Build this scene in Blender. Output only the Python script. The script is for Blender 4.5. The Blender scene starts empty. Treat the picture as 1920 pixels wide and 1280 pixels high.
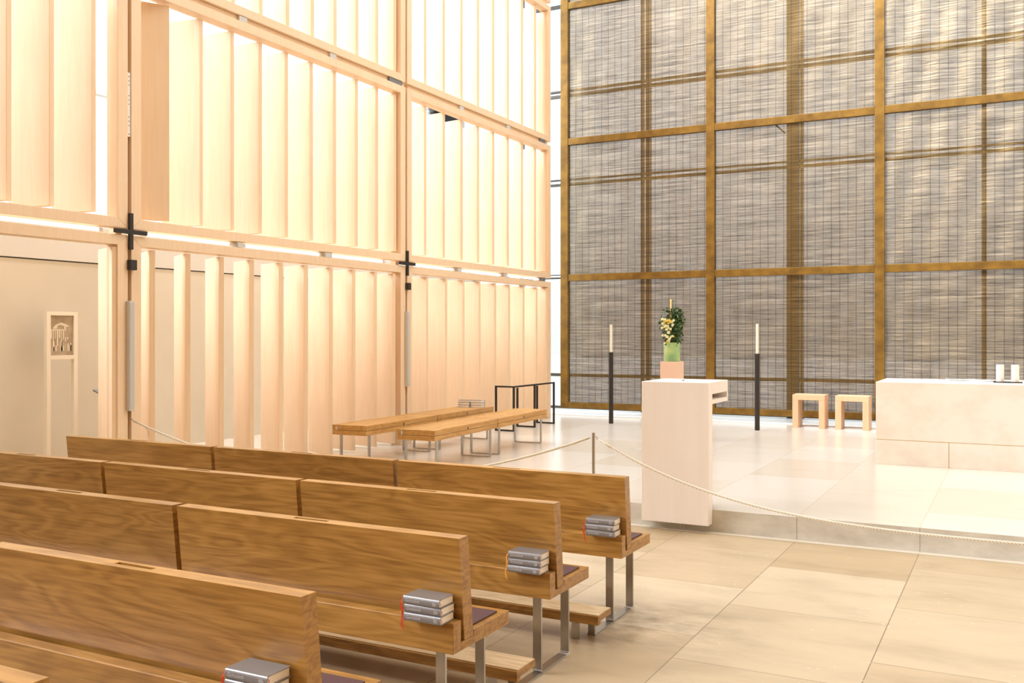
import bpy, bmesh, math, random
from mathutils import Vector, Matrix
random.seed(7)
sc = bpy.context.scene
R = math.radians

# ------------------------------------------------------------------ camera
cam_d = bpy.data.cameras.new('camera'); cam = bpy.data.objects.new('camera', cam_d)
sc.collection.objects.link(cam); sc.camera = cam
cam_d.sensor_width = 36.0; cam_d.lens = 36.0 * 1794 / 1920
cam_d.shift_y = -15 / 1920
cam.location = (0, 0, 1.7); cam.rotation_euler = (R(90), 0, R(27.8))
cam_d.clip_end = 400

# ------------------------------------------------------------------ sky
world = bpy.data.worlds.new('overcast_sky'); sc.world = world; world.use_nodes = True
nt = world.node_tree; nt.nodes.clear()
wo = nt.nodes.new('ShaderNodeOutputWorld'); bg = nt.nodes.new('ShaderNodeBackground')
tc = nt.nodes.new('ShaderNodeTexCoord'); sx = nt.nodes.new('ShaderNodeSeparateXYZ')
cr = nt.nodes.new('ShaderNodeValToRGB')
nt.links.new(tc.outputs['Generated'], sx.inputs[0]); nt.links.new(sx.outputs['Z'], cr.inputs[0])
cr.color_ramp.elements[0].position = 0.0; cr.color_ramp.elements[0].color = (.55, .54, .52, 1)
cr.color_ramp.elements[1].position = 0.36; cr.color_ramp.elements[1].color = (1.0, 1.0, 1.0, 1)
cr.color_ramp.elements[0].color = (.40, .39, .375, 1)
nt.links.new(cr.outputs[0], bg.inputs[0]); bg.inputs[1].default_value = 3.6
nt.links.new(bg.outputs[0], wo.inputs[0])

sc.view_settings.view_transform = 'Standard'; sc.view_settings.look = 'None'
sc.view_settings.gamma = 1.0; sc.view_settings.use_curve_mapping = False
sc.view_settings.exposure = -0.28
sc.cycles.max_bounces = 10; sc.cycles.diffuse_bounces = 5; sc.cycles.transparent_max_bounces = 16
sc.cycles.use_denoising = True
sc.cycles.sample_clamp_indirect = 6.0

# ------------------------------------------------------------------ lamps (skylight glow above the altar and warm downlights high up, plus an added ambulatory fill)
def area(name, loc, size, sy, energy, color, rot=(0, 0, 0)):
    l = bpy.data.lights.new(name, 'AREA'); l.shape = 'RECTANGLE'; l.size = size; l.size_y = sy
    l.energy = energy; l.color = color
    o = bpy.data.objects.new(name, l); sc.collection.objects.link(o); o.location = loc; o.rotation_euler = rot
    return o
area('altar_ceiling_light', (-1.0, 11.5, 11.6), 6, 5, 120, (1.0, .95, .88))
area('nave_ceiling_light', (-2.5, 2.5, 11.6), 8, 7, 320, (1.0, .93, .83))
area('ambulatory_fill_light', (-8.9, 7.5, 7.2), .5, 19, 600, (1.0, .94, .95))  # unseen strip lamp added to brighten the lower slats and the wall behind
sun_d = bpy.data.lights.new('hazy_sun', 'SUN'); sun_d.energy = 12.5; sun_d.angle = R(50); sun_d.color = (.97, .93, .98)
sun = bpy.data.objects.new('hazy_sun', sun_d); sc.collection.objects.link(sun)
sun.rotation_euler = Vector((.66, .60, -.78)).to_track_quat('-Z', 'Y').to_euler()

# ------------------------------------------------------------------ materials
def mat(name, color, rough=.5, metal=0.0, spec=.5):
    m = bpy.data.materials.new(name); m.use_nodes = True
    b = m.node_tree.nodes['Principled BSDF']
    b.inputs['Base Color'].default_value = (*color, 1); b.inputs['Roughness'].default_value = rough
    b.inputs['Metallic'].default_value = metal; b.inputs['Specular IOR Level'].default_value = spec
    return m
def N(m, t, **kw):
    n = m.node_tree.nodes.new(t)
    for k, v in kw.items(): setattr(n, k, v)
    return n
def L(m, a, b): m.node_tree.links.new(a, b)
def bsdf(m): return m.node_tree.nodes['Principled BSDF']
def mth(m, op, a, b=None):
    n = N(m, 'ShaderNodeMath', operation=op)
    for i, v in enumerate((a, b)):
        if v is None: continue
        if isinstance(v, (int, float)): n.inputs[i].default_value = v
        else: L(m, v, n.inputs[i])
    return n.outputs[0]
def ramp(m, fac, stops):
    r = N(m, 'ShaderNodeValToRGB'); e = r.color_ramp.elements
    while len(e) < len(stops): e.new(.5)
    for i, (p, c) in enumerate(stops): e[i].position = p; e[i].color = (*c, 1)
    L(m, fac, r.inputs[0]); return r.outputs[0]
def vec(m, scale, rnd=True, space='Object'):
    t = N(m, 'ShaderNodeTexCoord'); mp = N(m, 'ShaderNodeMapping'); mp.inputs['Scale'].default_value = scale
    src = t.outputs[space]
    if rnd:
        oi = N(m, 'ShaderNodeObjectInfo'); s = N(m, 'ShaderNodeVectorMath', operation='SCALE')
        c = N(m, 'ShaderNodeCombineXYZ')
        for i in range(3): L(m, oi.outputs['Random'], c.inputs[i])
        L(m, c.outputs[0], s.inputs[0]); s.inputs['Scale'].default_value = 31.0
        a = N(m, 'ShaderNodeVectorMath', operation='ADD'); L(m, src, a.inputs[0]); L(m, s.outputs[0], a.inputs[1]); src = a.outputs[0]
    L(m, src, mp.inputs['Vector']); return mp.outputs['Vector']
def noise(m, v, scale=1.0, detail=3.0, rough=.5, dist=0.0):
    n = N(m, 'ShaderNodeTexNoise'); n.inputs['Scale'].default_value = scale; n.inputs['Detail'].default_value = detail
    n.inputs['Roughness'].default_value = rough; n.inputs['Distortion'].default_value = dist
    L(m, v, n.inputs['Vector']); return n.outputs[0]
def mixc(m, f, a, b, mode='MIX'):
    n = N(m, 'ShaderNodeMix', data_type='RGBA', blend_type=mode)
    for i, v in ((0, f), (6, a), (7, b)):
        if isinstance(v, (int, float)): n.inputs[i].default_value = v
        elif isinstance(v, tuple): n.inputs[i].default_value = (*v, 1)
        else: L(m, v, n.inputs[i])
    return n.outputs[2]
def bump(m, h, strength=.2, dist=.01):
    b = N(m, 'ShaderNodeBump'); b.inputs['Strength'].default_value = strength; b.inputs['Distance'].default_value = dist
    L(m, h, b.inputs['Height']); L(m, b.outputs[0], bsdf(m).inputs['Normal'])

def wood(name, dark, mid, light, sc_ring, sc_fine, rough=.45, contrast=1.0):
    m = mat(name, mid, rough)
    big = noise(m, vec(m, sc_ring), 1.0, 3.0, .5, .5)
    rings = mth(m, 'ADD', .5, mth(m, 'MULTIPLY', mth(m, 'SINE', mth(m, 'MULTIPLY', big, 75.0)), .5))
    fine = noise(m, vec(m, sc_fine), 1.0, 4.0, .6)
    f = mth(m, 'ADD', mth(m, 'MULTIPLY', rings, .30 * contrast), mth(m, 'MULTIPLY', fine, .75))
    c = ramp(m, f, [(.28, dark), (.52, mid), (.85, light)])
    broad = noise(m, vec(m, (.8, .8, 1.6)), 1.0, 1.0)
    oi = N(m, 'ShaderNodeObjectInfo'); vr = .18 if contrast > .45 else .05
    hv = N(m, 'ShaderNodeHueSaturation'); L(m, c, hv.inputs['Color'])
    L(m, mth(m, 'ADD', 1.0 - vr * 1.15, mth(m, 'ADD', mth(m, 'MULTIPLY', oi.outputs['Random'], vr), mth(m, 'MULTIPLY', broad, vr * 1.3))), hv.inputs['Value'])
    L(m, hv.outputs[0], bsdf(m).inputs['Base Color'])
    bump(m, fine, .08, .002)
    return m
oak = wood('oak', (.255, .12, .024), (.40, .208, .048), (.53, .30, .09), (.75, 4.2, 4.2), (3.0, 14, 70), .30, .5)
oak_y = wood('oak_lengthwise', (.42, .21, .05), (.55, .30, .085), (.66, .40, .14), (4.2, .75, 4.2), (14, 3.0, 70), .38, .5)
maple = wood('maple', (.84, .63, .42), (.87, .675, .47), (.89, .71, .52), (3, 3, .5), (30, 30, 1.5), .5, .25)
pear = wood('pale_wood', (.80, .54, .33), (.84, .58, .37), (.86, .62, .42), (3, 3, .5), (30, 30, 2), .5, .4)
ply = wood('worn_oak', (.46, .32, .17), (.56, .42, .25), (.64, .50, .32), (.7, 5, 5), (5, 60, 60), .6)

steel = mat('brushed_steel', (.50, .48, .44), .3, 1.0)
steel_d = mat('grey_steel', (.22, .23, .25), .5, .3)
black = mat('black_steel', (.022, .018, .015), .5)
pad = mat('maroon_leather', (.075, .022, .026), .55)
fh = noise(pad, vec(pad, (90, 90, 90)), 1, 2); bump(pad, fh, .3, .002)
white = mat('white_lacquer', (.86, .84, .80), .45)
greyp = mat('pale_grey_metal', (.62, .62, .60), .5)
silver = mat('silver_cloth_cover', (.27, .262, .262), .32, .3)
silver_top = silver
silver_text = mat('silver_foil_print', (.62, .63, .66), .35, .2)
pages = mat('page_block', (.84, .77, .70), .8)
pn = noise(pages, vec(pages, (1, 1, 260)), 1, 1)
L(pages, ramp(pages, pn, [(.3, (.80, .74, .68)), (.6, (.92, .88, .84))]), bsdf(pages).inputs['Base Color'])
ribbon_r = mat('red_ribbon', (.62, .05, .02), .5)
ribbon_y = mat('amber_ribbon', (.75, .36, .05), .5)
wax = mat('wax', (.88, .84, .72), .45); bsdf(wax).inputs['Subsurface Weight'].default_value = .1
waxw = mat('white_wax', (.93, .91, .86), .4)
rope_m = mat('rope_fibre', (.80, .74, .62), .85)
w = N(rope_m, 'ShaderNodeTexWave'); w.wave_type = 'BANDS'; w.inputs['Scale'].default_value = 28; w.bands_direction = 'DIAGONAL'
tcr = N(rope_m, 'ShaderNodeTexCoord'); L(rope_m, tcr.outputs['Object'], w.inputs['Vector'])
L(rope_m, ramp(rope_m, w.outputs['Fac'], [(.1, (.55, .48, .36)), (.6, (.86, .81, .70))]), bsdf(rope_m).inputs['Base Color'])

def stone(name, base, var, joint, ox, oy, bw, bh, rough=.25, speck=True, mortar=.003, spec=.5, bias=0.0, mott=.5):
    """limestone slabs: columns run along Y, each column cut at its own places"""
    m = mat(name, base, rough, 0, spec)
    t = N(m, 'ShaderNodeTexCoord'); s = N(m, 'ShaderNodeSeparateXYZ'); L(m, t.outputs['Object'], s.inputs[0])
    c = N(m, 'ShaderNodeCombineXYZ')                       # swap x,y so bricks' rows become columns along Y
    L(m, mth(m, 'SUBTRACT', s.outputs['Y'], oy), c.inputs[0]); L(m, mth(m, 'SUBTRACT', s.outputs['X'], ox), c.inputs[1])
    b = N(m, 'ShaderNodeTexBrick'); b.offset = .37; b.offset_frequency = 2; b.squash = 1.0
    b.inputs['Scale'].default_value = 1.0; b.inputs['Brick Width'].default_value = bw; b.inputs['Row Height'].default_value = bh
    b.inputs['Mortar Size'].default_value = mortar; b.inputs['Mortar Smooth'].default_value = 0; b.inputs['Bias'].default_value = bias
    b.inputs['Color1'].default_value = (*base, 1); b.inputs['Color2'].default_value = (*var, 1); b.inputs['Mortar'].default_value = (*joint, 1)
    L(m, c.outputs[0], b.inputs['Vector'])
    cl = noise(m, vec(m, (.9, 2.2, 1), False), 1.6, 6, .62, .4)
    col = mixc(m, mott, b.outputs['Color'], ramp(m, cl, [(.3, (.66, .62, .56)), (.5, (.98, .97, .95)), (.72, (1.15, 1.13, 1.10))]), 'MULTIPLY')
    if speck:
        v = N(m, 'ShaderNodeTexVoronoi'); v.inputs['Scale'].default_value = 11.0; L(m, vec(m, (1.0, 1.8, 1), False), v.inputs['Vector'])
        n2 = noise(m, vec(m, (2, 2, 1), False), 1, 2)
        msk = mth(m, 'MULTIPLY', mth(m, 'LESS_THAN', v.outputs['Distance'], .11), mth(m, 'GREATER_THAN', n2, .55))
        col = mixc(m, mth(m, 'MULTIPLY', msk, .6), col, (.80, .74, .62))
    L(m, col, bsdf(m).inputs['Base Color'])
    if speck:                                              # scuffed dirty patch by the aisle end of the front pews
        g = N(m, 'ShaderNodeVectorMath', operation='DISTANCE'); L(m, t.outputs['Object'], g.inputs[0]); g.inputs[1].default_value = (-1.95, 5.3, 0)
        near = mth(m, 'MAXIMUM', mth(m, 'SUBTRACT', 1.0, mth(m, 'MULTIPLY', g.outputs['Value'], 1.25)), 0.0)
        dn = noise(m, vec(m, (2.5, 5, 1), False), 1.5, 8, .7)
        dirt = mth(m, 'MULTIPLY', near, mth(m, 'MAXIMUM', mth(m, 'SUBTRACT', mth(m, 'MULTIPLY', dn, 3.2), 1.25), 0.0))
        dirt = mth(m, 'MINIMUM', dirt, .75)
        col = mixc(m, dirt, col, (.16, .12, .075))
        L(m, col, bsdf(m).inputs['Base Color'])
    rr = ramp(m, cl, [(.3, (rough + .06,) * 3), (.7, (rough,) * 3)]); L(m, rr, bsdf(m).inputs['Roughness'])
    bump(m, cl, .03, .004)
    return m
floor_m = stone('nave_limestone', (.59, .50, .36), (.45, .345, .21), (.24, .18, .11), -1.6 - 9.35, 5.085 - 20, 1.12, .935, .32)
plat_m = stone('sanctuary_limestone', (.69, .65, .59), (.62, .53, .41), (.56, .47, .34), -1.6 - 9.35, 8.06 - 20, 1.48, .935, .2, False, .0025, .5, -.35, .22)
riser_m = mat('riser_limestone', (.68, .62, .53), .5)
rn = noise(riser_m, vec(riser_m, (3, 3, 6), False), 1, 6, .65)
L(riser_m, ramp(riser_m, rn, [(.3, (.52, .49, .42)), (.6, (.68, .66, .59))]), bsdf(riser_m).inputs['Base Color'])
altar_m = mat('altar_limestone', (.86, .82, .74), .5)
an = noise(altar_m, vec(altar_m, (2.5, 2.5, 3), False), 1, 7, .6)
L(altar_m, ramp(altar_m, an, [(.3, (.80, .73, .64)), (.55, (.88, .84, .76))]), bsdf(altar_m).inputs['Base Color'])
lect_m = mat('pale_ash', (.84, .73, .64), .5)
ln = noise(lect_m, vec(lect_m, (14, 14, 1.2)), 1, 3)
L(lect_m, ramp(lect_m, ln, [(.3, (.89, .84, .79)), (.7, (.92, .87, .83))]), bsdf(lect_m).inputs['Base Color'])
joint_m = mat('brass_joint', (.70, .50, .24), .5)
plaster = mat('chapel_plaster', (.60, .53, .43), .85)
pl = noise(plaster, vec(plaster, (.7, .7, .7), False), 1, 4)
L(plaster, ramp(plaster, pl, [(.3, (.56, .51, .41)), (.7, (.65, .60, .49))]), bsdf(plaster).inputs['Base Color'])
paving = mat('outside_paving', (.27, .27, .265), .8)

def glass_mat(name, tint, refl):
    m = bpy.data.materials.new(name); m.use_nodes = True; t = m.node_tree; t.nodes.clear()
    o = t.nodes.new('ShaderNodeOutputMaterial'); mx = t.nodes.new('ShaderNodeMixShader')
    tr = t.nodes.new('ShaderNodeBsdfTransparent'); tr.inputs[0].default_value = (*tint, 1)
    gl = t.nodes.new('ShaderNodeBsdfGlossy'); gl.inputs['Roughness'].default_value = .03
    lw = t.nodes.new('ShaderNodeLayerWeight'); lw.inputs[0].default_value = refl
    t.links.new(lw.outputs['Fresnel'], mx.inputs[0]); t.links.new(tr.outputs[0], mx.inputs[1]); t.links.new(gl.outputs[0], mx.inputs[2])
    t.links.new(mx.outputs[0], o.inputs[0]); return m
glass = glass_mat('window_glass', (.90, .93, .94), .15)

def mesh_metal(name, wrinkle):
    """woven bronze wire fabric: partly see-through, fine horizontal wires, thin vertical cables"""
    m = mat(name, (.45, .27, .10), .42, .55)
    t = m.node_tree; out = t.nodes['Material Output']
    wires = noise(m, vec(m, (.9, 1, 34), False), 1, 5, .8)
    wires2 = noise(m, vec(m, (5, 1, 110), False), 1, 2, .6)
    soft = noise(m, vec(m, (7.5, 1, .7), False), 1, 2, .6)
    tcv = N(m, 'ShaderNodeTexCoord'); s = N(m, 'ShaderNodeSeparateXYZ'); L(m, tcv.outputs['Object'], s.inputs[0])
    cab = mth(m, 'LESS_THAN', mth(m, 'ABSOLUTE', mth(m, 'SUBTRACT', mth(m, 'FRACT', mth(m, 'MULTIPLY', s.outputs['X'], 7.75)), .5)), .05)
    f = mth(m, 'ADD', mth(m, 'MULTIPLY', mth(m, 'SUBTRACT', wires, .5), 1.5), mth(m, 'MULTIPLY', mth(m, 'SUBTRACT', soft, .5), .32))
    f = mth(m, 'ADD', f, mth(m, 'MULTIPLY', mth(m, 'SUBTRACT', wires2, .5), .5))
    see = mth(m, 'ADD', .17, mth(m, 'MULTIPLY', f, .42))
    see = mth(m, 'MULTIPLY', see, mth(m, 'SUBTRACT', 1.0, mth(m, 'MULTIPLY', cab, .45)))
    see = mth(m, 'MINIMUM', mth(m, 'MAXIMUM', see, .05), .8)
    col = ramp(m, wires, [(.34, (.05, .034, .016)), (.55, (.215, .15, .055)), (.72, (.42, .295, .13))])
    col = mixc(m, mth(m, 'MULTIPLY', cab, .5), col, (.03, .028, .03))
    L(m, col, bsdf(m).inputs['Base Color'])
    bump(m, noise(m, vec(m, (1.6, 1, 26), False), 1, 3, .6), .5 if wrinkle else .15, .03)
    tr = N(m, 'ShaderNodeBsdfTransparent'); mx = N(m, 'ShaderNodeMixShader')
    L(m, see, mx.inputs[0]); L(m, bsdf(m).outputs[0], mx.inputs[1]); L(m, tr.outputs[0], mx.inputs[2]); L(m, mx.outputs[0], out.inputs[0])
    return m
fabric_a = mesh_metal('bronze_wire_fabric', False)
fabric_b = mesh_metal('creased_bronze_wire_fabric', True)
gold = mat('bronze_band', (.55, .30, .06), .45, .4)
gn = noise(gold, vec(gold, (6, 6, 6), False), 1, 3)
L(gold, ramp(gold, gn, [(.3, (.17, .095, .018)), (.7, (.30, .175, .03))]), bsdf(gold).inputs['Base Color'])

# ------------------------------------------------------------------ mesh helpers
def new_bm(): return bmesh.new()
def add_box(bm, x0, x1, y0, y1, z0, z1, M=None):
    vs = [Vector(c) for c in ((x0, y0, z0), (x1, y0, z0), (x1, y1, z0), (x0, y1, z0), (x0, y0, z1), (x1, y0, z1), (x1, y1, z1), (x0, y1, z1))]
    if M: vs = [M @ v for v in vs]
    v = [bm.verts.new(p) for p in vs]
    for f in ((3, 2, 1, 0), (4, 5, 6, 7), (0, 1, 5, 4), (1, 2, 6, 5), (2, 3, 7, 6), (3, 0, 4, 7)): bm.faces.new([v[i] for i in f])
def add_prism_x(bm, prof, x0, x1):
    """closed (y,z) profile extruded along x"""
    a = [bm.verts.new((x0, y, z)) for y, z in prof]; b = [bm.verts.new((x1, y, z)) for y, z in prof]
    n = len(prof)
    for i in range(n): bm.faces.new((a[i], a[(i + 1) % n], b[(i + 1) % n], b[i]))
    bm.faces.new(list(reversed(a))); bm.faces.new(b)
    bmesh.ops.recalc_face_normals(bm, faces=bm.faces)
def add_cyl(bm, x, y, z0, z1, r, r2=None, seg=24):
    r2 = r if r2 is None else r2
    a = [bm.verts.new((x + r * math.cos(2 * math.pi * i / seg), y + r * math.sin(2 * math.pi * i / seg), z0)) for i in range(seg)]
    b = [bm.verts.new((x + r2 * math.cos(2 * math.pi * i / seg), y + r2 * math.sin(2 * math.pi * i / seg), z1)) for i in range(seg)]
    for i in range(seg): bm.faces.new((a[i], a[(i + 1) % seg], b[(i + 1) % seg], b[i]))
    bm.faces.new(list(reversed(a))); bm.faces.new(b)
def add_tube(bm, pts, r, seg=8):
    pts = [Vector(p) for p in pts]; rings = []
    for i, p in enumerate(pts):
        d = (pts[min(i + 1, len(pts) - 1)] - pts[max(i - 1, 0)]).normalized()
        u = d.cross(Vector((0, 0, 1)))
        if u.length < 1e-4: u = Vector((1, 0, 0))
        u.normalize(); v = d.cross(u)
        rr = r[i] if isinstance(r, (list, tuple)) else r
        rings.append([bm.verts.new(p + (u * math.cos(2 * math.pi * k / seg) + v * math.sin(2 * math.pi * k / seg)) * rr) for k in range(seg)])
    for a, b in zip(rings, rings[1:]):
        for k in range(seg): bm.faces.new((a[k], a[(k + 1) % seg], b[(k + 1) % seg], b[k]))
    bm.faces.new(list(reversed(rings[0]))); bm.faces.new(rings[-1])
    bmesh.ops.recalc_face_normals(bm, faces=bm.faces)
def obj(name, bm, m, parent=None, bevel=0.0, smooth=False, loc=None):
    me = bpy.data.meshes.new(name); bm.to_mesh(me); bm.free(); me.materials.append(m)
    if smooth:
        for p in me.polygons: p.use_smooth = True
    o = bpy.data.objects.new(name, me); sc.collection.objects.link(o)
    if parent: o.parent = parent
    if loc: o.location = loc
    if bevel:
        b = o.modifiers.new('edge', 'BEVEL'); b.width = bevel; b.segments = 2; b.limit_method = 'ANGLE'
    return o
def box(name, x0, x1, y0, y1, z0, z1, m, parent=None, bevel=0.0):
    bm = new_bm(); add_box(bm, x0, x1, y0, y1, z0, z1); return obj(name, bm, m, parent, bevel)
def tag(o, label, cat, group=None):
    o['label'] = label; o['category'] = cat
    if group: o['group'] = group
    return o
def thing(name, label, cat, loc=(0, 0, 0), rz=0.0, group=None):
    o = bpy.data.objects.new(name, None); sc.collection.objects.link(o); o.empty_display_size = .1
    o.location = loc; o.rotation_euler = (0, 0, rz); return tag(o, label, cat, group)
def struct(o): o['kind'] = 'structure'; return o
def dup(root, loc, label, rz=0.0):
    r = root.copy(); sc.collection.objects.link(r); r.location = loc; r.rotation_euler = (0, 0, rz); r['label'] = label
    for ch in list(root.children):
        c = ch.copy(); sc.collection.objects.link(c); c.parent = r
        for g in list(ch.children):
            d = g.copy(); sc.collection.objects.link(d); d.parent = c
    return r
PLAT = .19

# ------------------------------------------------------------------ setting
struct(box('floor', -10, 8, -6, 8.09, -.2, 0, floor_m))
bm = new_bm(); add_box(bm, -10, 8, 8.06, 16.12, -.15, PLAT); o = obj('floor_sanctuary', bm, plat_m); o.data.materials.append(riser_m)
for p in o.data.polygons:
    if p.normal.y < -.5: p.material_index = 1
struct(o)
bm = new_bm()
for k in range(-9, 10): add_box(bm, -1.6 + .935 * k * 1.0 - .0015, -1.6 + .935 * k + .0015, 8.0585, 8.0615, 0, PLAT)
struct(obj('trim_1', bm, mat('dark_joint', (.30, .26, .2), .8)))
struct(box('trim_2', -9.9, 8, 7.985, 8.06, 0, .004, mat('pale_stone_strip', (.72, .68, .58), .5)))
struct(box('trim_3', -10, 8, 16.12, 17.25, -.15, PLAT + .012, mat('white_threshold', (.86, .88, .88), .5)))
struct(box('ground_outside', -40, 40, 17.25, 70, -.3, -.1, paving))
struct(box('ground_side_yard', -60, -10.3, -20, 17.25, -.3, -.1, paving))
# side chapel wall behind the louvres
struct(box('wall_left', -10.25, -10, -6, 17.2, 0, 2.55, plaster))
struct(box('trim_4', -10.24, -9.985, -6, 17.2, 2.565, 3.0, mat('frieze_panel', (.62, .60, .54), .7)))
struct(box('trim_5', -10.2, -10.02, -6, 17.2, 2.55, 2.565, mat('shadow_gap', (.10, .09, .08), .8)))
# tall outer glazing: left and behind the altar
bm = new_bm(); add_box(bm, -10.14, -10.12, -6, 17.2, 3.0, 12); struct(obj('window_1', bm, glass))
bm = new_bm()
for k in range(9): add_box(bm, -10.2, -10.08, -5.9 + 2.9 * k, -5.84 + 2.9 * k, 3, 12)
for z in (4.67, 6.45, 8.2, 10): add_box(bm, -10.2, -10.08, -6, 17.2, z, z + .05)
struct(obj('window_2', bm, white)); bpy.data.objects['window_2'].name = 'window_frame_left'
bm = new_bm(); add_box(bm, -10.3, 8, 17.2, 17.22, PLAT, 12); struct(obj('window_2', bm, glass))
post_m = mat('facade_post', (.18, .16, .14), .5, .2)
mull = thing('glazing_grid', 'grey steel posts and paired rails of the glazing behind the bronze mesh', 'window frame', (0, 17.25, 0))
mull['kind'] = 'structure'
for x, wd in ((-6.31, .03), (-6.19, .07), (-8.9, .06), (-3.50, .20), (-3.345, .04), (-.463, .07), (2.4, .24), (5.3, .07)):
    box('post', x - wd / 2, x + wd / 2, 0, .14, PLAT, 12, post_m, mull)
for z, h in ((.88, .06), (2.80, .03), (2.86, .015), (4.65, .045), (4.745, .025), (6.41, .05), (6.505, .03), (.24, .05), (8.2, .05), (9.9, .05)):
    box('rail', -10.2, 8, .01, .11, z - h / 2, z + h / 2, post_m, mull)
# rest of the hall (behind and right of the camera)
hall = wood('hall_panel', (.62, .44, .26), (.68, .50, .31), (.74, .56, .36), (3, 3, .5), (20, 20, 1.2), .6, .4)
struct(box('wall_right', 7.4, 7.6, -6, 16.1, 0, 12, hall))
struct(box('wall_back', -10, 7.6, -6.2, -6, 0, 12, hall))
struct(box('ceiling', -10.2, 7.8, -6.2, 7.2, 12, 12.3, mat('pale_ceiling', (.78, .72, .62), .8)))

# ------------------------------------------------------------------ maple louvre wall
WX = -7.37
def slat_bm(w_, h, th=.05):
    bm = new_bm(); add_box(bm, -w_, 0, -th / 2, th / 2, 0, h); return bm
bays = {'b0': (1.66, 6.256), 'b1': (6.296, 10.866), 'b2': (10.906, 15.47)}
rows = {'r0': (PLAT, 2.62), 'r1': (2.685, 5.055), 'r2': (5.12, 7.54), 'r3': (7.605, 9.98)}
FW, FD = .115, .15
def frame_bm(y0, y1, z0, z1, bottom=True):
    bm = new_bm()
    xf, xb = WX, WX - FD
    def quad(pts):
        a = [bm.verts.new((xf, y, z)) for y, z in pts]; b = [bm.verts.new((xb, y, z)) for y, z in pts]
        n = len(pts)
        for i in range(n): bm.faces.new((a[i], a[(i + 1) % n], b[(i + 1) % n], b[i]))
        bm.faces.new(a); bm.faces.new(list(reversed(b)))
    g = .0015
    F = FW; Fz = .095
    if bottom:
        quad([(y0 + g, z0), (y1 - g, z0), (y1 - F, z0 + Fz), (y0 + F, z0 + Fz)])
        quad([(y0, z0 + g), (y0 + F - g, z0 + Fz), (y0 + F, z1 - Fz), (y0, z1 - g)])
        quad([(y1, z0 + g), (y1, z1 - g), (y1 - F, z1 - Fz), (y1 - F + g, z0 + Fz)])
    else:
        quad([(y0, z0), (y0 + F, z0), (y0 + F, z1 - Fz), (y0, z1 - g)])
        quad([(y1, z0), (y1, z1 - g), (y1 - F, z1 - Fz), (y1 - F, z0)])
    quad([(y0 + g, z1), (y0 + F, z1 - Fz), (y1 - F, z1 - Fz), (y1 - g, z1)])
    bmesh.ops.recalc_face_normals(bm, faces=bm.faces)
    return bm
seq = lambda a, b, n: [a + (b - a) * i / (n - 1) for i in range(n)]
edges = {
 ('b0', 'r0'): ([6.128], [66]),
 ('b0', 'r1'): ([2.13, 2.56, 3.0, 3.42, 3.84, 4.24, 4.66, 4.88 + .22, 5.50, 5.93], [105, 104, 103, 102, 101, 101, 100, 100, 99, 99]),
 ('b0', 'r2'): (seq(2.2, 5.9, 9), [98] * 9), ('b0', 'r3'): (seq(2.2, 5.9, 9), [98] * 9),
 ('b1', 'r0'): ([6.56, 7.01, 7.47, 7.92, 8.39, 8.82, 9.29, 9.74, 10.2, 10.62], [59, 60.6, 63, 65.2, 68, 71, 73, 76, 78, 80]),
 ('b1', 'r1'): ([6.80, 7.23, 7.67, 8.10, 8.53, 8.97, 9.41, 9.85, 10.29, 10.70], [150, 100, 92, 90, 88, 86, 85, 84, 83, 82]),
 ('b1', 'r2'): ([6.80, 7.24, 7.68, 8.11, 8.55, 8.99, 9.42, 9.86, 10.29, 10.70], [96, 92, 88, 86, 84, 83, 82, 81, 80, 80]),
 ('b1', 'r3'): (seq(6.8, 10.7, 10), [85] * 10),
 ('b2', 'r0'): ([11.44, 11.95, 12.45, 12.94, 13.44, 13.92, 14.44, 14.94, 15.33], [92, 90, 88, 87, 86, 85, 84, 83, 82]),
 ('b2', 'r1'): ([11.45, 11.95, 12.46, 12.96, 13.45, 13.95, 14.46, 14.96, 15.34], [84, 82, 81, 80, 79, 78, 77, 76, 75]),
 ('b2', 'r2'): ([11.45, 11.95, 12.46, 12.96, 13.45, 13.95, 14.46, 14.96, 15.34], [82, 80, 79, 78, 77, 76, 75, 74, 73]),
 ('b2', 'r3'): (seq(11.45, 15.34, 9), [80] * 9),
}
row_word = {'r0': 'bottom row', 'r1': 'second row up', 'r2': 'third row up', 'r3': 'topmost row'}
bay_word = {'b0': 'leftmost bay', 'b1': 'bay between the black crosses', 'b2': 'bay beside the mesh curtain'}
for (b, r), (ys, al) in edges.items():
    y0, y1 = bays[b]; z0, z1 = rows[r]
    what = 'maple framed opening with one slat' if (b, r) == ('b0', 'r0') else 'maple louvre frame'
    t = thing('louvre_panel', '%s, %s, %s' % (what, row_word[r], bay_word[b]), 'louvre panel', (0, 0, 0), 0, 'maple louvre panels of the left wall')
    obj('frame', frame_bm(y0, y1, z0, z1, r != 'r0'), maple, t, .003)
    zb = z0 + (.035 if r == 'r0' else .125); zt = z1 - .115
    if r != 'r0': zt = z1 - .118
    w_ = .46
    for y, a in zip(ys, al):
        bm = slat_bm(w_, zt - zb, .055)
        o = obj('slat', bm, maple, t, .003)
        a_ = R(a)
        # local -X runs back from the front edge; direction (-sin a, cos a)
        xo = WX - (.02 if r == 'r0' else .06)
        o.location = (xo, y, zb); o.rotation_euler = (0, 0, math.atan2(-math.cos(a_), math.sin(a_)))
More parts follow.
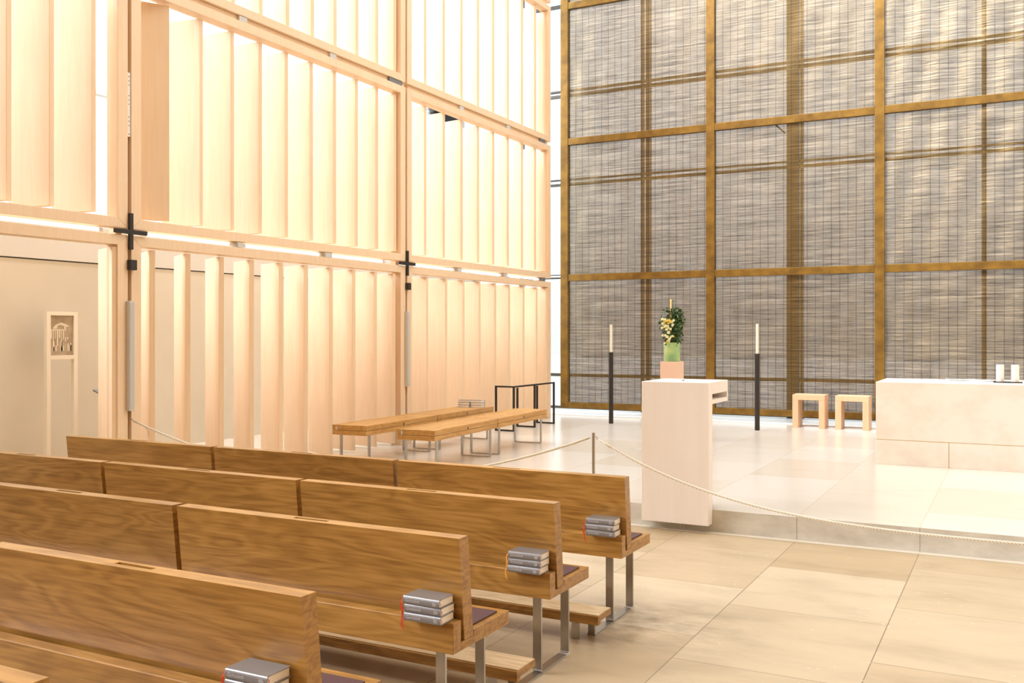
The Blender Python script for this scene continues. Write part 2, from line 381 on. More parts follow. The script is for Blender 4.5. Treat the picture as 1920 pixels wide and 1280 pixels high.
# posts in the gaps behind the frames
for y, wh in ((6.276, 'near the portal opening'), (10.886, 'behind the farther black cross')):
    tag(box('timber_post', WX - .24, WX - FD, y - .035, y + .035, PLAT if y > 8 else 0, 9.9, maple, None, .004), 'tall maple post in the gap between louvre panels, ' + wh, 'post')
for y0, y1, wh in ((1.7, 6.19, 'leftmost bay'), (6.36, 10.80, 'middle bay'), (10.97, 15.4, 'far bay')):
    tag(box('timber_rail', WX - .10, WX - .04, y0, y1, 5.06, 5.115, maple), 'thin maple rail in the upper gap between louvre rows, ' + wh, 'rail')
# foot of the first frames down to nave floor
bm = new_bm()
tube_m = bpy.data.materials.new('lit_tube'); tube_m.use_nodes = True
tb = tube_m.node_tree.nodes['Principled BSDF']; tb.inputs['Emission Color'].default_value = (1, .95, .87, 1); tb.inputs['Emission Strength'].default_value = 2.2
br_low = [4.2, 5.74, 6.92, 7.74, 9.23, 10.55, 11.2, 12.32, 13.79, 15.19]
names = ['left end of the beam', 'left of the first black cross', 'just right of the first black cross', 'second right of the first black cross', 'left of the second black cross',
         'just right of the second black cross', 'middle of the far bay', 'near the far corner']
segs = [(3.0, 4.6), (4.66, 6.02), (6.48, 7.66), (7.82, 9.15), (9.31, 10.45), (11.1, 12.25), (12.4, 13.72), (13.86, 15.12)]
for (a, b), nm in zip(segs, names):
    t = thing('tube_light', 'thin white tube light in the lower louvre gap, ' + nm, 'light', (WX - .07, (a + b) / 2, 2.653), 0, 'tube lights in the lower gap')
    h = (b - a) / 2
    bm = new_bm(); add_tube(bm, [(0, -h + .04, 0), (0, h - .04, 0)], .016, 10); obj('tube', bm, tube_m, t, smooth=True)
    for s in (-1, 1): box('end_cap', -.018, .018, min(s * h, s * (h - .04)), max(s * h, s * (h - .04)), -.018, .018, white, t)
bw_ = {2.653: ['first right of the nearer cross', 'last before the farther cross', 'first right of the farther cross', 'middle of the far bay', 'at the far corner'],
       5.088: ['first in the middle bay', 'second in the middle bay', 'long dark one at the middle joint', 'first in the far bay', 'second in the far bay', 'long dark one at the far corner']}
for z, lst in ((2.653, [(7.70, 7.78), (9.17, 9.29), (12.27, 12.37), (13.74, 13.84), (15.13, 15.26)]), (5.088, [(7.72, 7.84), (9.26, 9.38), (10.5, 10.8), (12.32, 12.44), (13.82, 13.94), (15.05, 15.26)])):
    for k, (a, b) in enumerate(lst):
        tag(box('gap_bracket', WX - (.12 if z < 3 else .039), WX - .008, a, b, z - .03, z + .03, steel_d if b - a > .2 or k == len(lst) - 1 else greyp, None, .002),
            'small metal bracket in the %s gap, %s' % ('lower' if z < 3 else 'upper', bw_[z][k]), 'bracket', 'brackets between louvre rows')
for y, nm, other in ((6.276, 'nearer', ''), (10.886, 'farther', '')):
    bm = new_bm(); s = .02
    add_box(bm, WX + .001, WX + .03, y - s, y + s, 2.653 - .165, 2.653 + .175)
    add_box(bm, WX + .001, WX + .03, y - .185, y - s, 2.653 - s, 2.653 + s); add_box(bm, WX + .001, WX + .03, y + s, y + .185, 2.653 - s, 2.653 + s)
    tag(obj('steel_cross', bm, black, None, .002), 'black steel cross plate at the %s joint of four louvre frames' % nm, 'cross', 'black cross plates')
    tag(box('sensor_box', WX, WX + .05, y - .03, y + .045, 2.295, 2.39, black, None, .003), 'small black box below the %s black cross' % nm, 'box', 'small boxes below the crosses')
    t = thing('column_speaker', 'slim pale grey column loudspeaker below the %s black cross' % nm, 'loudspeaker', (WX, y - .010, .975), 0, 'column loudspeakers')
    box('case', .001, .045, -.031, .031, 0, 1.03, greyp, t, .004)
    gm = bpy.data.materials.get('speaker_grille') or mat('speaker_grille', (.55, .55, .53), .6)
    box('grille', .0452, .048, -.025, .025, .02, 1.01, gm, t)
t = thing('perforated_strip', 'narrow white strip with dark holes in the gap above the nearer black cross', 'mounting strip', (WX, 6.276, 3.55))
box('strip', -.154, -.01, -.016, .016, 0, .6, white, t)
bm = new_bm()
for k in (0.02, .1, .14, .18, .3, .34, .38, .48, .52, .56): add_box(bm, -.0101, -.008, -.004, .004, k, k + .008)
o = obj('holes', bm, black, t)
tag(box('gap_shade_strip', WX - .154, WX - .05, 6.262, 6.29, 3.25, 3.52, mat('brown_gap_shade', (.20, .12, .06), .6)), 'dark brown strip painted as shade in the gap just above the nearer black cross', 'cover')  # no separate part: its dark brown paints the shade inside the gap

# ------------------------------------------------------------------ bronze mesh curtains
CY = 16.35
colsX = [(-7.566, -4.782), (-4.780, -2.016), (-2.014, .785), (.787, 3.66)]
cl = ['left bay, from the white corner gap to behind the lectern', 'middle bay, behind the two stools', 'right bay, behind the altar', 'far right bay beyond the altar']
for i, (x0, x1) in enumerate(colsX):
    t = thing('bronze_mesh_curtain', 'woven bronze wire curtain, ' + cl[i], 'curtain', ((x0 + x1) / 2, CY, .31), 0, 'bronze mesh curtains behind the altar')
    hw = (x1 - x0) / 2; bz = [.0, 2.43, 4.97, 7.51, 10.0]
    for r in range(4):
        bm = new_bm(); nx, nz = 40, 60
        g = [[bm.verts.new((-hw + .01 + (2 * hw - .01) * a / nx,
                            (.012 if i < 2 else .03) * math.sin(a * .9 + r) * math.sin(c * .17 + a * .05 + i) + random.uniform(-1, 1) * (.001 if i < 2 else .003),
                            bz[r] + .02 + (bz[r + 1] - bz[r] - .04) * c / nz)) for a in range(nx + 1)] for c in range(nz + 1)]
        for c in range(nz):
            for a in range(nx): bm.faces.new((g[c][a], g[c][a + 1], g[c + 1][a + 1], g[c + 1][a]))
        obj('mesh_panel', bm, fabric_a if i < 2 else fabric_b, t, smooth=True)
    for r in range(4):
        z = bz[r]; h = .062
        if r == 0: box('hem', -hw, hw, -.045, .045, 0, .11, gold, t, .004)
        else: box('cross_band', -hw, hw, -.045, .045, z - h, z + h, gold, t, .004)
    box('side_band', -hw, -hw + .15, -.055, .055, 0, 10.0, gold, t, .004)
bm = new_bm(); add_tube(bm, [(-3.80, -.02, 5.42), (-3.62, -.02, 5.24)], .014, 8); obj('brace', bm, post_m, mull)

# ------------------------------------------------------------------ altar group
ax0, ax1, ay0, ay1 = -1.443, 1.443, 11.78, 12.82
t = thing('altar', 'massive pale limestone altar block on the raised floor', 'altar', (0, 12.3, PLAT))
box('mensa', ax0, ax1, ay0 - 12.3, ay1 - 12.3, .288, .95, altar_m, t, .004)
bm = new_bm(); add_box(bm, ax0 + .006, ax1 - .006, ay0 - 12.3 + .006, ay1 - 12.3 - .006, .281, .288)
for x in (-.67, .67): add_box(bm, x - .004, x + .004, ay0 - 12.3 + .006, ay0 - 12.3 + .02, 0, .281)
obj('joint', bm, joint_m, t)
for x0, x1 in ((ax0, -.674), (-.666, .666), (.674, ax1)):
    box('plinth_block', x0, x1, ay0 - 12.3, ay1 - 12.3, 0, .281, altar_m, t, .003)
AT = 1.14
bm = new_bm()
for k, (x, y) in enumerate(((-.45, 12.45),)):
    nx = 14
    g = [[bm.verts.new((-.75 + 1.3 * a / nx, 12.5 + .3 * c / 4, AT + .003 + .012 * max(0, math.sin(a * 1.3 + c) * random.random()))) for a in range(nx + 1)] for c in range(5)]
    for c in range(4):
        for a in range(nx): bm.faces.new((g[c][a], g[c][a + 1], g[c + 1][a + 1], g[c + 1][a]))
o = obj('altar_cloth', bm, mat('white_linen', (.9, .9, .88), .9), smooth=True); sm = o.modifiers.new('thick', 'SOLIDIFY'); sm.thickness = .003; sm.offset = 1
tag(o, 'narrow white linen strip lying along the back of the altar top', 'cloth')
tag(box('candle_tray', -.235, .062, 12.17, 12.36, AT, AT + .009, black, None, .003), 'thin black tray under the two white candles on the altar', 'tray')
for x, lb in ((-.165, 'left'), (-.013, 'right')):
    t = thing('pillar_candle', 'thick white pillar candle, the %s one on the black tray' % lb, 'candle', (x, 12.26, AT + .009), 0, 'pillar candles on the altar')
    bm = new_bm(); add_cyl(bm, 0, 0, 0, .195, .041, .041, 32); obj('wax', bm, waxw, t, .004, False)
    bm = new_bm(); add_tube(bm, [(0, 0, .194), (.001, 0, .206)], .0015, 6); obj('wick', bm, black, t)

# ------------------------------------------------------------------ lectern (a bent board: front slab, top, shelf)
LX0, LX1 = -2.9, -2.305
t = thing('lectern', 'pale ash lectern with a tall front slab and boxed top shelf', 'lectern', ((LX0 + LX1) / 2, 7.99, .07))
hx = (LX1 - LX0) / 2; y = 7.93 - 7.99
bm = new_bm(); add_prism_x(bm, [(y, 0), (y + .125, 0), (y + .125, 1.11), (y + .62, 1.11), (y + .62, 1.212), (y, 1.212)], -hx, hx); obj('bent_slab', bm, lect_m, t, .003)
box('shelf', -hx, hx, y + .126, y + .62, 1.025, 1.06, lect_m, t, .003)
box('shelf_back', -hx, hx, y + .585, y + .62, 1.06, 1.11, lect_m, t)
box('floor_base', -hx + .05, hx - .05, y + .135, y + .30, PLAT - .07, PLAT - .07 + .06, black, t)
bm = new_bm(); add_cyl(bm, 0.0, y + .25, 1.212, 1.222, .012, .010, 16); obj('microphone_socket', bm, steel, t)

# ------------------------------------------------------------------ stools
for x0, lb in ((-3.19, 'left'), (-2.53, 'right')):
    wd = .50; D = .36
    t = thing('stool', 'low blond wood bridge stool, the %s one of the pair behind the sanctuary' % lb, 'stool', (x0 + wd / 2, 15.9, PLAT), 0, 'stools before the bronze curtain')
    box('seat', -wd / 2, wd / 2, -.18, .18, .445, .53, pear, t, .004)
    for s in (-1, 1): box('leg', min(s * wd / 2, s * (wd / 2 - .09)), max(s * wd / 2, s * (wd / 2 - .09)), -.18, .18, 0, .4445, pear, t, .004)

# ------------------------------------------------------------------ floor candlesticks
for x, lb in ((-6.026, 'left of the lectern'), (-3.58, 'between the lectern and the stools')):
    t = thing('floor_candlestick', 'tall black post with a slender cream candle, ' + lb, 'candlestick', (x, 15.0, PLAT), 0, 'floor candlesticks')
    bm = new_bm(); add_cyl(bm, 0, 0, 0, 1.195, .038, .038, 24); obj('post', bm, black, t, smooth=False)
    bm = new_bm(); add_cyl(bm, 0, 0, 1.195, 1.66, .022, .021, 20); obj('candle', bm, wax, t)
    bm = new_bm(); add_tube(bm, [(0, 0, 1.66), (0.001, 0, 1.672)], .0015, 6); obj('wick', bm, black, t)

# ------------------------------------------------------------------ pedestal, vase and flowers
PX, PY = -4.35, 13.15
tag(box('pedestal', PX - .125, PX + .125, PY - .15, PY + .15, PLAT, 1.30, mat('rosy_wood', (.80, .56, .42), .6), None, .003), 'square rosy wood pedestal standing behind the lectern', 'pedestal')
t = thing('flower_vase', 'mottled light green cylinder vase on the rosy pedestal', 'vase', (PX, PY, 1.30))
vm = mat('green_glaze', (.40, .60, .22), .3)
vn = noise(vm, vec(vm, (10, 10, 6)), 1, 3)
L(vm, ramp(vm, vn, [(.3, (.22, .42, .20)), (.55, (.33, .52, .22)), (.75, (.52, .60, .24))]), bsdf(vm).inputs['Base Color'])
bm = new_bm(); seg = 32; prof = [(.0, 0), (.112, 0), (.115, .01), (.115, .268), (.112, .272), (.107, .268), (.107, .02), (0, .02)]
rings = [[bm.verts.new((r * math.cos(2 * math.pi * k / seg), r * math.sin(2 * math.pi * k / seg), z)) for k in range(seg)] for r, z in prof if r > 0]
for a, b in zip(rings, rings[1:]):
    for k in range(seg): bm.faces.new((a[k], a[(k + 1) % seg], b[(k + 1) % seg], b[k]))
bm.faces.new(list(reversed(rings[0]))); bm.faces.new(rings[-1])
obj('body', bm, vm, t, smooth=True)
leaf_m = mat('dark_leaf', (.045, .10, .03), .5); lm2 = noise(leaf_m, vec(leaf_m, (30, 30, 30)), 1, 2)
L(leaf_m, ramp(leaf_m, lm2, [(.3, (.025, .06, .02)), (.6, (.07, .15, .035)), (.8, (.12, .22, .05))]), bsdf(leaf_m).inputs['Base Color'])
petal = mat('cream_petal', (.88, .86, .60), .6); petal2 = mat('yellow_petal', (.86, .72, .20), .6)
t = thing('flower_bouquet', 'bouquet of cream and yellow blooms with dark foliage in the green vase', 'flowers', (PX, PY, 1.40))
def leaf_at(bm, p, d, ln, wd):
    d = d.normalized(); u = d.cross(Vector((random.uniform(-1, 1), random.uniform(-1, 1), .3))).normalized()
    c = d.cross(u) * wd * .35
    a = bm.verts.new(p); b = bm.verts.new(p + d * ln * .5 + u * wd + c); e = bm.verts.new(p + d * ln); f = bm.verts.new(p + d * ln * .5 - u * wd + c)
    bm.faces.new((a, b, e)); bm.faces.new((a, e, f))
bs = new_bm(); bl = new_bm(); 
for k in range(44):
    az = random.uniform(0, 6.28); rr = random.uniform(.0, .155); ht = random.uniform(.34, .62) * (1 - .5 * (rr / .22) ** 2)
    if math.cos(az) > 0: ht += .06
    tip = Vector((rr * math.cos(az) * 1.05, rr * math.sin(az), .1 + ht)); b0 = Vector((rr * .4 * math.cos(az), rr * .4 * math.sin(az), .02))
    mid = b0.lerp(tip, .55) + Vector((math.cos(az), math.sin(az), 0)) * .03
    add_tube(bs, [b0, mid, tip], [.004, .003, .0015], 5)
    for q in range(26):
        f = random.uniform(.2, 1.0); p = (b0.lerp(mid, f * 2) if f < .5 else mid.lerp(tip, f * 2 - 1))
        d = Vector((random.uniform(-1, 1), random.uniform(-1, 1), random.uniform(-.3, 1)))
        leaf_at(bl, p, d, random.uniform(.032, .06), random.uniform(.012, .02))
obj('stems', bs, leaf_m, t); o = obj('foliage', bl, leaf_m, t); o['kind'] = 'stuff'
def bloom(bm, c, r):
    nrm = Vector((c.x + .05, c.y - .15, .12)).normalized()
    for k in range(14):
        a = k * 2.399; tilt = .35 + .9 * (k / 14)
        u = nrm.orthogonal().normalized(); v = nrm.cross(u)
        d = (u * math.cos(a) + v * math.sin(a)) * math.sin(tilt) + nrm * math.cos(tilt)
        s = nrm.cross(d).normalized() * r * .35
        p0 = bm.verts.new(c); p1 = bm.verts.new(c + d * r * .6 + s); p2 = bm.verts.new(c + d * r); p3 = bm.verts.new(c + d * r * .6 - s)
        bm.faces.new((p0, p1, p2, p3))
    bmesh.ops.create_icosphere(bm, subdivisions=1, radius=r * .55, matrix=Matrix.Translation(c + nrm * r * .1))
for dx, dz, rr, pm in [(-.13, .50, .022, 0), (-.10, .49, .022, 0), (-.105, .44, .02, 1), (-.07, .475, .022, 1), (-.135, .375, .022, 0), (-.085, .40, .026, 0), (-.07, .355, .024, 0), (-.045, .31, .026, 0),
                       (-.065, .25, .024, 0), (-.035, .22, .026, 0), (-.04, .19, .022, 0), (-.10, .16, .018, 0), (.01, .42, .022, 0), (-.02, .46, .024, 1), (-.04, .48, .022, 1), (-.02, .36, .02, 0), (-.10, .47, .022, 1),
                       (-.09, .27, .02, 0), (-.05, .44, .018, 1), (-.055, .40, .02, 0), (-.015, .25, .018, 0), (-.115, .42, .018, 0)] + [(random.uniform(-.13, .03), random.uniform(.14, .5), random.uniform(.014, .021), k % 3 == 0) for k in range(16)]:
    bm = new_bm(); q_ = .04 + math.sqrt(max(.0, .15 ** 2 - dx * dx * .7)); bloom(bm, Vector((dx * .95 + .31 * q_, dx * .31 - .95 * q_, dz)), rr * 1.3)
    obj('bloom', bm, petal2 if pm else petal, t)
bm = new_bm(); add_tube(bm, [(-.01, -.02, .05), (-.012, -.02, .79)], [.012, .012], 10)
tag(obj('honey_taper', bm, mat('honey_wax', (.75, .48, .16), .5), None, 0, True, (PX, PY, 1.40)), 'honey coloured taper candle rising from the middle of the bouquet', 'candle')

# ------------------------------------------------------------------ black steel rack
t = thing('steel_rack', 'black steel frame rack of three upright rectangles by the louvre wall', 'rack', (-7.0, 13.76, PLAT))
for y in (-.72, 0, .72):
    bm = new_bm(); b = .014
    add_box(bm, -.17, -.17 + 2 * b, y - b, y + b, 0, .70 if y < -.5 else .63); add_box(bm, .17 - 2 * b, .17, y - b, y + b, 0, .70)
    add_box(bm, -.17 + 2 * b, .17 - 2 * b, y - b, y + b, 0, .025);
    if y < -.5: add_box(bm, -.17 + 2 * b, .17 - 2 * b, y - b, y + b, .675, .70)
    obj('upright_frame', bm, black, t)
bm = new_bm(); add_box(bm, .17 - .028, .17, -.706, -.014, .675, .70); add_box(bm, .17 - .028, .17, .014, .706, .675, .70); obj('top_rail', bm, black, t)

# ------------------------------------------------------------------ benches of the sanctuary
def make_bench(label, loc, rz):
    t = thing('sanctuary_bench', label, 'bench', loc, rz, 'benches beside the louvre wall')
    hw, hl = .235, .80
    box('lower_beam', -hw, hw, -hl, hl, .345, .398, oak_y, t, .003)
    bm = new_bm(); add_box(bm, -hw, -hw + .045, -hl, hl, .401, .46); add_box(bm, -hw + .065, hw, -hl, hl, .401, .46); obj('top_board', bm, oak_y, t, .003)
    box('groove_strip', -hw + .046, -hw + .064, -hl + .004, hl - .004, .399, .44, greyp, t)
    bm = new_bm(); add_box(bm, hw, hw + .0015, -.012, .012, .405, .43); obj('plug', bm, black, t)
    for s in (-1, 1):
        bm = new_bm(); y = s * (hl - .12)
        add_bar(bm, [(-.20, y, .3448), (-.20, y, 0), (.20, y, 0), (.20, y, .3448)], .012, .045, .02)
        obj('leg_frame', bm, steel, t)
    return t
def add_bar(bm, pts, thick, width, rad):
    """flat bar bent in the x-z (or y-z) plane with rounded corners; width runs across the plane"""
    P = [Vector(p) for p in pts]; path = [P[0]]
    for i in range(1, len(P) - 1):
        a = (P[i - 1] - P[i]).normalized(); b = (P[i + 1] - P[i]).normalized()
        for k in range(5):
            f = k / 4 * math.pi / 2
            path.append(P[i] + a * rad * (1 - math.sin(f)) + b * rad * (1 - math.cos(f)))
    path.append(P[-1])
    nrm = (P[1] - P[0]).cross(P[2] - P[1]).normalized()
    rings = []
    for i, p in enumerate(path):
        d = (path[min(i + 1, len(path) - 1)] - path[max(i - 1, 0)]).normalized(); o = nrm.cross(d)   # towards the inside of the bend
        rings.append([bm.verts.new(p + nrm * s * width / 2 + o * q * thick) for s, q in ((-1, 0), (1, 0), (1, 1), (-1, 1))])
    for a, b in zip(rings, rings[1:]):
        for k in range(4): bm.faces.new((a[k], a[(k + 1) % 4], b[(k + 1) % 4], b[k]))
    bm.faces.new(list(reversed(rings[0]))); bm.faces.new(rings[-1])
    bmesh.ops.recalc_face_normals(bm, faces=bm.faces)
b0 = make_bench('front near oak bench on thin steel legs, closest to the rope', (-5.84, 9.53, PLAT), R(3.6))
dup(b0, (-5.945, 11.15, PLAT), 'front far oak bench on thin steel legs, its end beside the rack', R(3.6))
dup(b0, (-6.79, 9.62, PLAT), 'rear near oak bench close to the maple slats', R(2.2))
b3 = dup(b0, (-6.855, 11.24, PLAT), 'rear far oak bench carrying the piled hymnbooks', R(2.2))

# ------------------------------------------------------------------ pews
SEG = 1.602
def make_pew(label, loc):
    t = thing('pew', label, 'pew', loc, 0, 'oak pews of the nave')        # origin: right rear corner on the floor; x runs to -SEG
    x0, x1 = -SEG, 0
    add = lambda nm, prof, m, bev=.003: (lambda bm: (add_prism_x(bm, prof, x0, x1), obj(nm, bm, m, t, bev))[1])(new_bm())
    add('seat_block', [(0, .40), (.48, .40), (.48, .46), (.166, .46), (.166, .435), (.062, .435), (.062, .527), (0, .527)], oak)
    # leaning back board with a finger slot cut in its top edge
    bm = new_bm(); yb0, yb1, yt0, yt1, zb, zt = .088, .160, .044, .118, .437, .862
    sx0, sx1 = -SEG * .5 - .095, -SEG * .5 + .095
    def pr(xa, xb, z_a, z_b, fa=0, fb=1):
        f = lambda z: (z - zb) / (zt - zb)
        y0 = lambda z: yb0 + (yt0 - yb0) * f(z); y1 = lambda z: yb1 + (yt1 - yb1) * f(z)
        L0 = lambda z: y0(z) + (y1(z) - y0(z)) * fa; L1 = lambda z: y0(z) + (y1(z) - y0(z)) * fb
        v = [bm.verts.new(c) for c in ((xa, L0(z_a), z_a), (xb, L0(z_a), z_a), (xb, L1(z_a), z_a), (xa, L1(z_a), z_a), (xa, L0(z_b), z_b), (xb, L0(z_b), z_b), (xb, L1(z_b), z_b), (xa, L1(z_b), z_b))]
        for q in ((3, 2, 1, 0), (4, 5, 6, 7), (0, 1, 5, 4), (1, 2, 6, 5), (2, 3, 7, 6), (3, 0, 4, 7)): bm.faces.new([v[k] for k in q])
    g = .004
    pr(x0 + g, x1, zb, zt - .03); pr(x0 + g, sx0, zt - .03, zt); pr(sx1, x1, zt - .03, zt)
    pr(sx0, sx1, zt - .03, zt, 0, .40); pr(sx0, sx1, zt - .03, zt, .72, 1)
    bmesh.ops.remove_doubles(bm, verts=bm.verts, dist=1e-5)
    obj('back_board', bm, oak, t, 0)
    box('seat_pad', x0 + .03, x1 - .03, .170, .425, .4602, .468, pad, t, .003)
    bm = new_bm(); add_box(bm, x0 + .01, x1 - .012, -.325, -.135, .118, .150); add_box(bm, x0 + .01, x1 - .012, -.325, -.29, .100, .118)
    kn = obj('kneeler', bm, oak, t, .002)
    box('tread', x0 + .02, x1 - .014, -.315, -.139, .1501, .1545, ply, kn)
    for x in (-.105, -SEG + .105):
        bm = new_bm(); add_bar(bm, [(x, .07, .3995), (x, .07, 0), (x, .41, 0), (x, .41, .3995)], .012, .046, .025)
        lg = obj('leg_frame', bm, steel, t)
        bm = new_bm(); add_box(bm, x - .023, x + .023, -.20, .07, 0.0, .010); add_box(bm, x - .02, x + .02, -.20, -.185, .010, .10); obj('floor_bar', bm, steel, lg)
        box('foot_pad', x - .024, x + .024, .372, .418, 0, .014, greyp, lg)
        bm = new_bm(); add_box(bm, x - .055 - .022, x - .055 + .022, -.30, -.285, 0, .10); obj('kneeler_foot', bm, steel, kn)
    return t
rowsY = {'D': 5.175, 'C': 4.215, 'B': 3.31, 'A': 2.335, 'Z': 1.42}
rname = {'D': 'front row by the rope', 'C': 'second row from the front', 'B': 'third row from the front', 'A': 'fourth row from the front', 'Z': 'fifth row, bottom left corner'}
seg_n = ['at the aisle end', 'second from the aisle', 'third from the aisle']
proto = None
for r, y in rowsY.items():
    for k in range(3):
        if (r == 'Z' and k > 1): continue
        lb = 'oak pew segment, %s, %s' % (rname[r], seg_n[k])
        x = -2.013 - 1.631 * k - (.075 if r == 'Z' else 0)
        if proto is None: proto = make_pew(lb, (x, y, 0))
        else: dup(proto, (x, y, 0), lb)

# ------------------------------------------------------------------ hymnbooks
def text_mesh(body, size, m, name, parent, loc, rot):
    cu = bpy.data.curves.new(name, 'FONT'); cu.body = body; cu.size = size; cu.extrude = .0004
    tmp = bpy.data.objects.new('tmp', cu); sc.collection.objects.link(tmp)
    dg = bpy.context.evaluated_depsgraph_get(); me = bpy.data.meshes.new_from_object(tmp.evaluated_get(dg))
    bpy.data.objects.remove(tmp); me.materials.clear(); me.materials.append(m)
    o = bpy.data.objects.new(name, me); sc.collection.objects.link(o); o.parent = parent; o.location = loc; o.rotation_euler = rot
    return o
BW, BD, BH = .175, .112, .0335
def make_book(label, loc, rz, ribbon, rib_side, group, ribbons=True):
    """closed book lying flat: spine along x facing -y, pages at +x and +y"""
    t = thing('hymnbook', label, 'book', loc, rz, group)
    bm = new_bm(); hw = BW / 2; c = .0028
    add_box(bm, -hw, hw, 0.004, BD, 0, c); add_box(bm, -hw, hw, 0.004, BD, BH - c, BH)
    n = 8; a = []; b = []
    pr = []
    for k in range(n + 1):
        f = math.pi * k / n; pr.append((.006 - .008 * math.sin(f), BH / 2 - math.cos(f) * BH / 2))
    pr += [(.008, BH), (.008, BH - c)] + [(.0085 - .008 * math.sin(math.pi * (n - k) / n) * .7, BH / 2 - math.cos(math.pi * (n - k) / n) * (BH / 2 - c)) for k in range(1, n)] + [(.008, c), (.008, 0)]
    add_prism_x(bm, pr, -hw, hw)
    obj('cover', bm, silver, t, smooth=False)
    box('page_block', -hw + .004, hw - .004, .006, BD - .004, c, BH - c, pages, t)
    tx = text_mesh('Gotteslob', .017, silver_text, 'spine_title', t, (-hw + .012, -.0027, BH / 2 - .006), (R(90), 0, 0))
    bm = new_bm()
    for q in range(4): add_box(bm, hw - .030 + q * .0045, hw - .028 + q * .0045, -.0030, -.0020, .008, BH - .008)
    add_box(bm, hw - .032, hw - .011, -.0030, -.0020, BH / 2 - .0008, BH / 2 + .0008)
    obj('spine_emblem', bm, silver_text, t)
    if ribbons:
        for q in range(2):
            bm = new_bm(); sx = -hw - .002
            y = .01 + q * .008
            pts = [(-hw + .01, y, BH / 2), (sx - .006, y - .004, BH / 2 + .002), (sx - .010 - q * .004, y - .014, BH * .1), (sx - .006 + q * .004, y - .018, -.028 - .012 * q)]
            for (p, p2) in zip(pts, pts[1:]):
                v = [bm.verts.new(Vector(p)), bm.verts.new(Vector(p2)), bm.verts.new(Vector(p2) + Vector((.004, .001, 0))), bm.verts.new(Vector(p) + Vector((.004, .001, 0)))]
                bm.faces.new(v)
            o = obj('ribbon', bm, ribbon, t); s_ = o.modifiers.new('thick', 'SOLIDIFY'); s_.thickness = .0006
        bm = new_bm()
        add_tube(bm, [(hw - .004, .012, BH * .62), (hw + .004, .006, BH * .5), (hw + .003, .004, BH * .3)], .0012, 5); obj('head_ribbon_end', bm, ribbon_r, t)
    return t
LEDGE = .528
pos = ['bottom', 'middle', 'top']
bproto = {}
for r, rn_, rb in (('D', 'front', ribbon_r), ('C', 'second', ribbon_y), ('B', 'third', ribbon_r), ('A', 'fourth', ribbon_r)):
    for k in range(3):
        lb = 'silver grey hymnbook, %s of the pile on the ledge of the %s row' % (pos[k], rn_)
        j = random.uniform(-1, 1)
        loc = (-2.130 + .004 * j - (.025 if r == 'A' else 0), rowsY[r] - .052 + .004 * random.uniform(-1, 1), LEDGE + k * (BH + .0006)); rz = R(1.2 * j)
        key = rb.name
        if key not in bproto: bproto[key] = make_book(lb, loc, rz, rb, -1, 'hymnbooks piled on the pew ledges')
        else: dup(bproto[key], loc, lb, rz)
far = None
for s, side in ((0, 'left'), (1, 'right')):
    for k in range(3):
        lb = 'grey hymnbook with pale page edges on the rear bench, %s of the %s pile' % (pos[k], side)
        loc = (-6.985 + .19 * s, 11.86 + .03 * s, PLAT + .4605 + k * (BH + .0006))
        if far is None:
            far = make_book(lb, loc, R(182), ribbon_r, 1, 'hymnbooks on the rear bench', False)
            far.scale = (1, 1, 1)
        else: dup(far, loc, lb, R(182 + random.uniform(-2, 2)))

# ------------------------------------------------------------------ rope barrier
SX, SY = -3.045, 7.2
for sgn, lb in ((-1, 'slim steel barrier post left of the lectern'), (1, 'slim steel barrier post on the far side of the aisle, right of the view')):
    t = thing('barrier_post', lb, 'post', (SX * (1 if sgn < 0 else -1), SY, 0), 0, 'rope barrier posts')
    bm = new_bm(); add_cyl(bm, 0, 0, 0, .008, .13, .13, 32); obj('base', bm, steel, t)
    bm = new_bm(); add_cyl(bm, 0, 0, .008, .892, .0125, .0125, 16); obj('pole', bm, steel, t, smooth=False)
    bm = new_bm()
    for q in (-1, 1): add_tube(bm, [(q * .0125, 0, .86), (q * .03, 0, .858), (q * .038, 0, .85), (q * .03, 0, .842), (q * .022, 0, .848)], .003, 6)
    obj('hook', bm, steel, t)
t = thing('rope', 'white twisted rope hanging low across the aisle in front of the step', 'rope', (0, SY, 0), 0, 'barrier ropes')
bm = new_bm(); n = 60; c_ = 0; X1 = 3.0; pts = []
for k in range(n + 1):
    x = -X1 + 2 * X1 * k / n; u = abs(x) / X1
    z = .305 + (.840 - .305) * (.12 * u * u + .88 * u ** 3.2)
    pts.append((x, 0, z))
add_tube(bm, pts, [.009 if 2 < k < n - 2 else .0065 for k in range(n + 1)], 10); obj('strand', bm, rope_m, t, smooth=True)
bm = new_bm(); add_tube(bm, [(-X1 + .06, 0, .81), (-X1 + .10, 0, .785)], .012, 8); obj('splice', bm, rope_m, t)
t = thing('rope', 'white rope running from the barrier post to the louvre wall', 'rope', (0, 0, 0), 0, 'barrier ropes')
bm = new_bm(); pts = []; A_ = Vector((-7.33, 6.30, .875)); B_ = Vector((-3.085, 7.195, .848))
for k in range(41):
    f = k / 40; p = A_.lerp(B_, f); p.z -= .41 * 4 * f * (1 - f); pts.append(p)
add_tube(bm, pts, .010, 8); obj('strand', bm, rope_m, t, smooth=True)
bm = new_bm(); p = pts[1]; add_tube(bm, [p, p + Vector((.02, .03, -.05)), p + Vector((.0, .05, -.10))], .005, 6); obj('loose_end', bm, rope_m, t)
bm = new_bm(); add_tube(bm, [(-7.375, 6.276, .90), (-7.345, 6.285, .895), (-7.335, 6.295, .87)], .005, 6); obj('wall_hook', bm, steel, t)

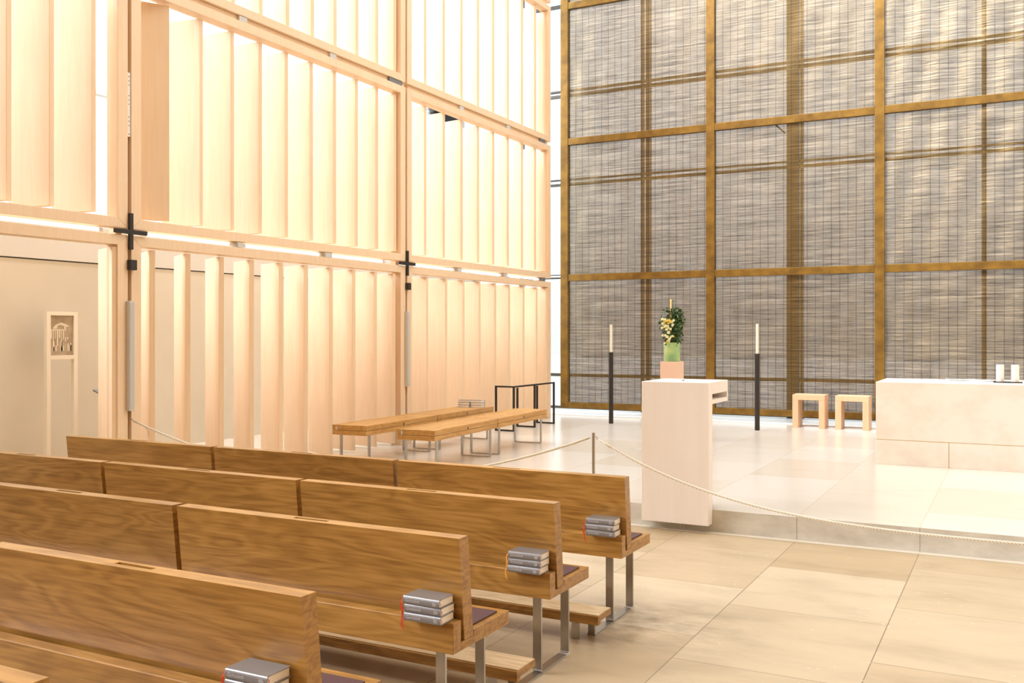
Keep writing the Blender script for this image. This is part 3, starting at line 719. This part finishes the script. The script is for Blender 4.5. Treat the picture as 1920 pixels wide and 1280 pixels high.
# ------------------------------------------------------------------ stele with a photograph, side chapel
t = thing('photo_stele', 'tall off white post frame holding a photograph of an arch ruin', 'display stand', (-9.6, 7.245, 0))
bm = new_bm(); fw = .05
fm = mat('cream_lacquer', (.80, .74, .62), .5)
add_box(bm, -.05, .0, -.20, -.20 + fw, 0, 1.945); add_box(bm, -.05, .0, .20 - fw, .20, 0, 1.945)
add_box(bm, -.05, .0, -.20 + fw, .20 - fw, 1.905, 1.945); add_box(bm, -.05, .0, -.20 + fw, .20 - fw, 1.405, 1.45)
obj('frame', bm, fm, t, .002)
ph = mat('sepia_print', (.40, .32, .22), .4)
pn_ = noise(ph, vec(ph, (8, 8, 8)), 1, 5)
L(ph, ramp(ph, pn_, [(.3, (.30, .23, .15)), (.7, (.46, .38, .27))]), bsdf(ph).inputs['Base Color'])
pc = box('photograph', -.032, -.022, -.149, .149, 1.452, 1.903, ph, t)
lt = mat('faded_print', (.72, .66, .54), .5)
bm = new_bm(); X_ = -.0218
pts = [(-.11, 1.76), (-.07, 1.80), (0, 1.825), (.05, 1.81), (.11, 1.785), (.06, 1.775), (.06, 1.75), (.04, 1.75), (.035, 1.785), (-.02, 1.80), (-.05, 1.785), (-.055, 1.755), (-.10, 1.752)]
a = [bm.verts.new((X_, y_, z_)) for y_, z_ in pts]; b = [bm.verts.new((X_ + .0008, y_, z_)) for y_, z_ in pts]
for i in range(len(pts)): bm.faces.new((a[i], a[(i + 1) % len(pts)], b[(i + 1) % len(pts)], b[i]))
bm.faces.new(b)
for k in range(9):
    y_ = -.135 + .026 * k; h_ = random.uniform(.10, .24); add_box(bm, X_, X_ + .0006, y_, y_ + random.uniform(.008, .016), 1.75 - h_, 1.745 if k < 7 else 1.66)
add_box(bm, X_, X_ + .0007, -.13, .06, 1.735, 1.748)
for k in range(14): y_ = random.uniform(-.13, .12); add_box(bm, X_, X_ + .0005, y_, y_ + .014, 1.50, random.uniform(1.54, 1.64))
obj('arch_image', bm, lt, pc)
t = thing('reading_desk', 'small grey metal desk on a post by the chapel wall, half hidden by a slat', 'stand', (-9.2, 7.60, 0))
bm = new_bm(); add_cyl(bm, 0, 0, 0, .98, .02, .02, 16); obj('post', bm, steel_d, t)
bm = new_bm(); add_box(bm, -.14, .14, -.17, .17, 0, .02, Matrix.Translation((0, 0, 1.0)) @ Matrix.Rotation(R(18), 4, 'Y')); obj('desk_top', bm, steel_d, t, .003)
bm = new_bm(); add_box(bm, -.035, .035, -.05, .05, .90, .98); obj('bracket', bm, steel_d, t, .002)
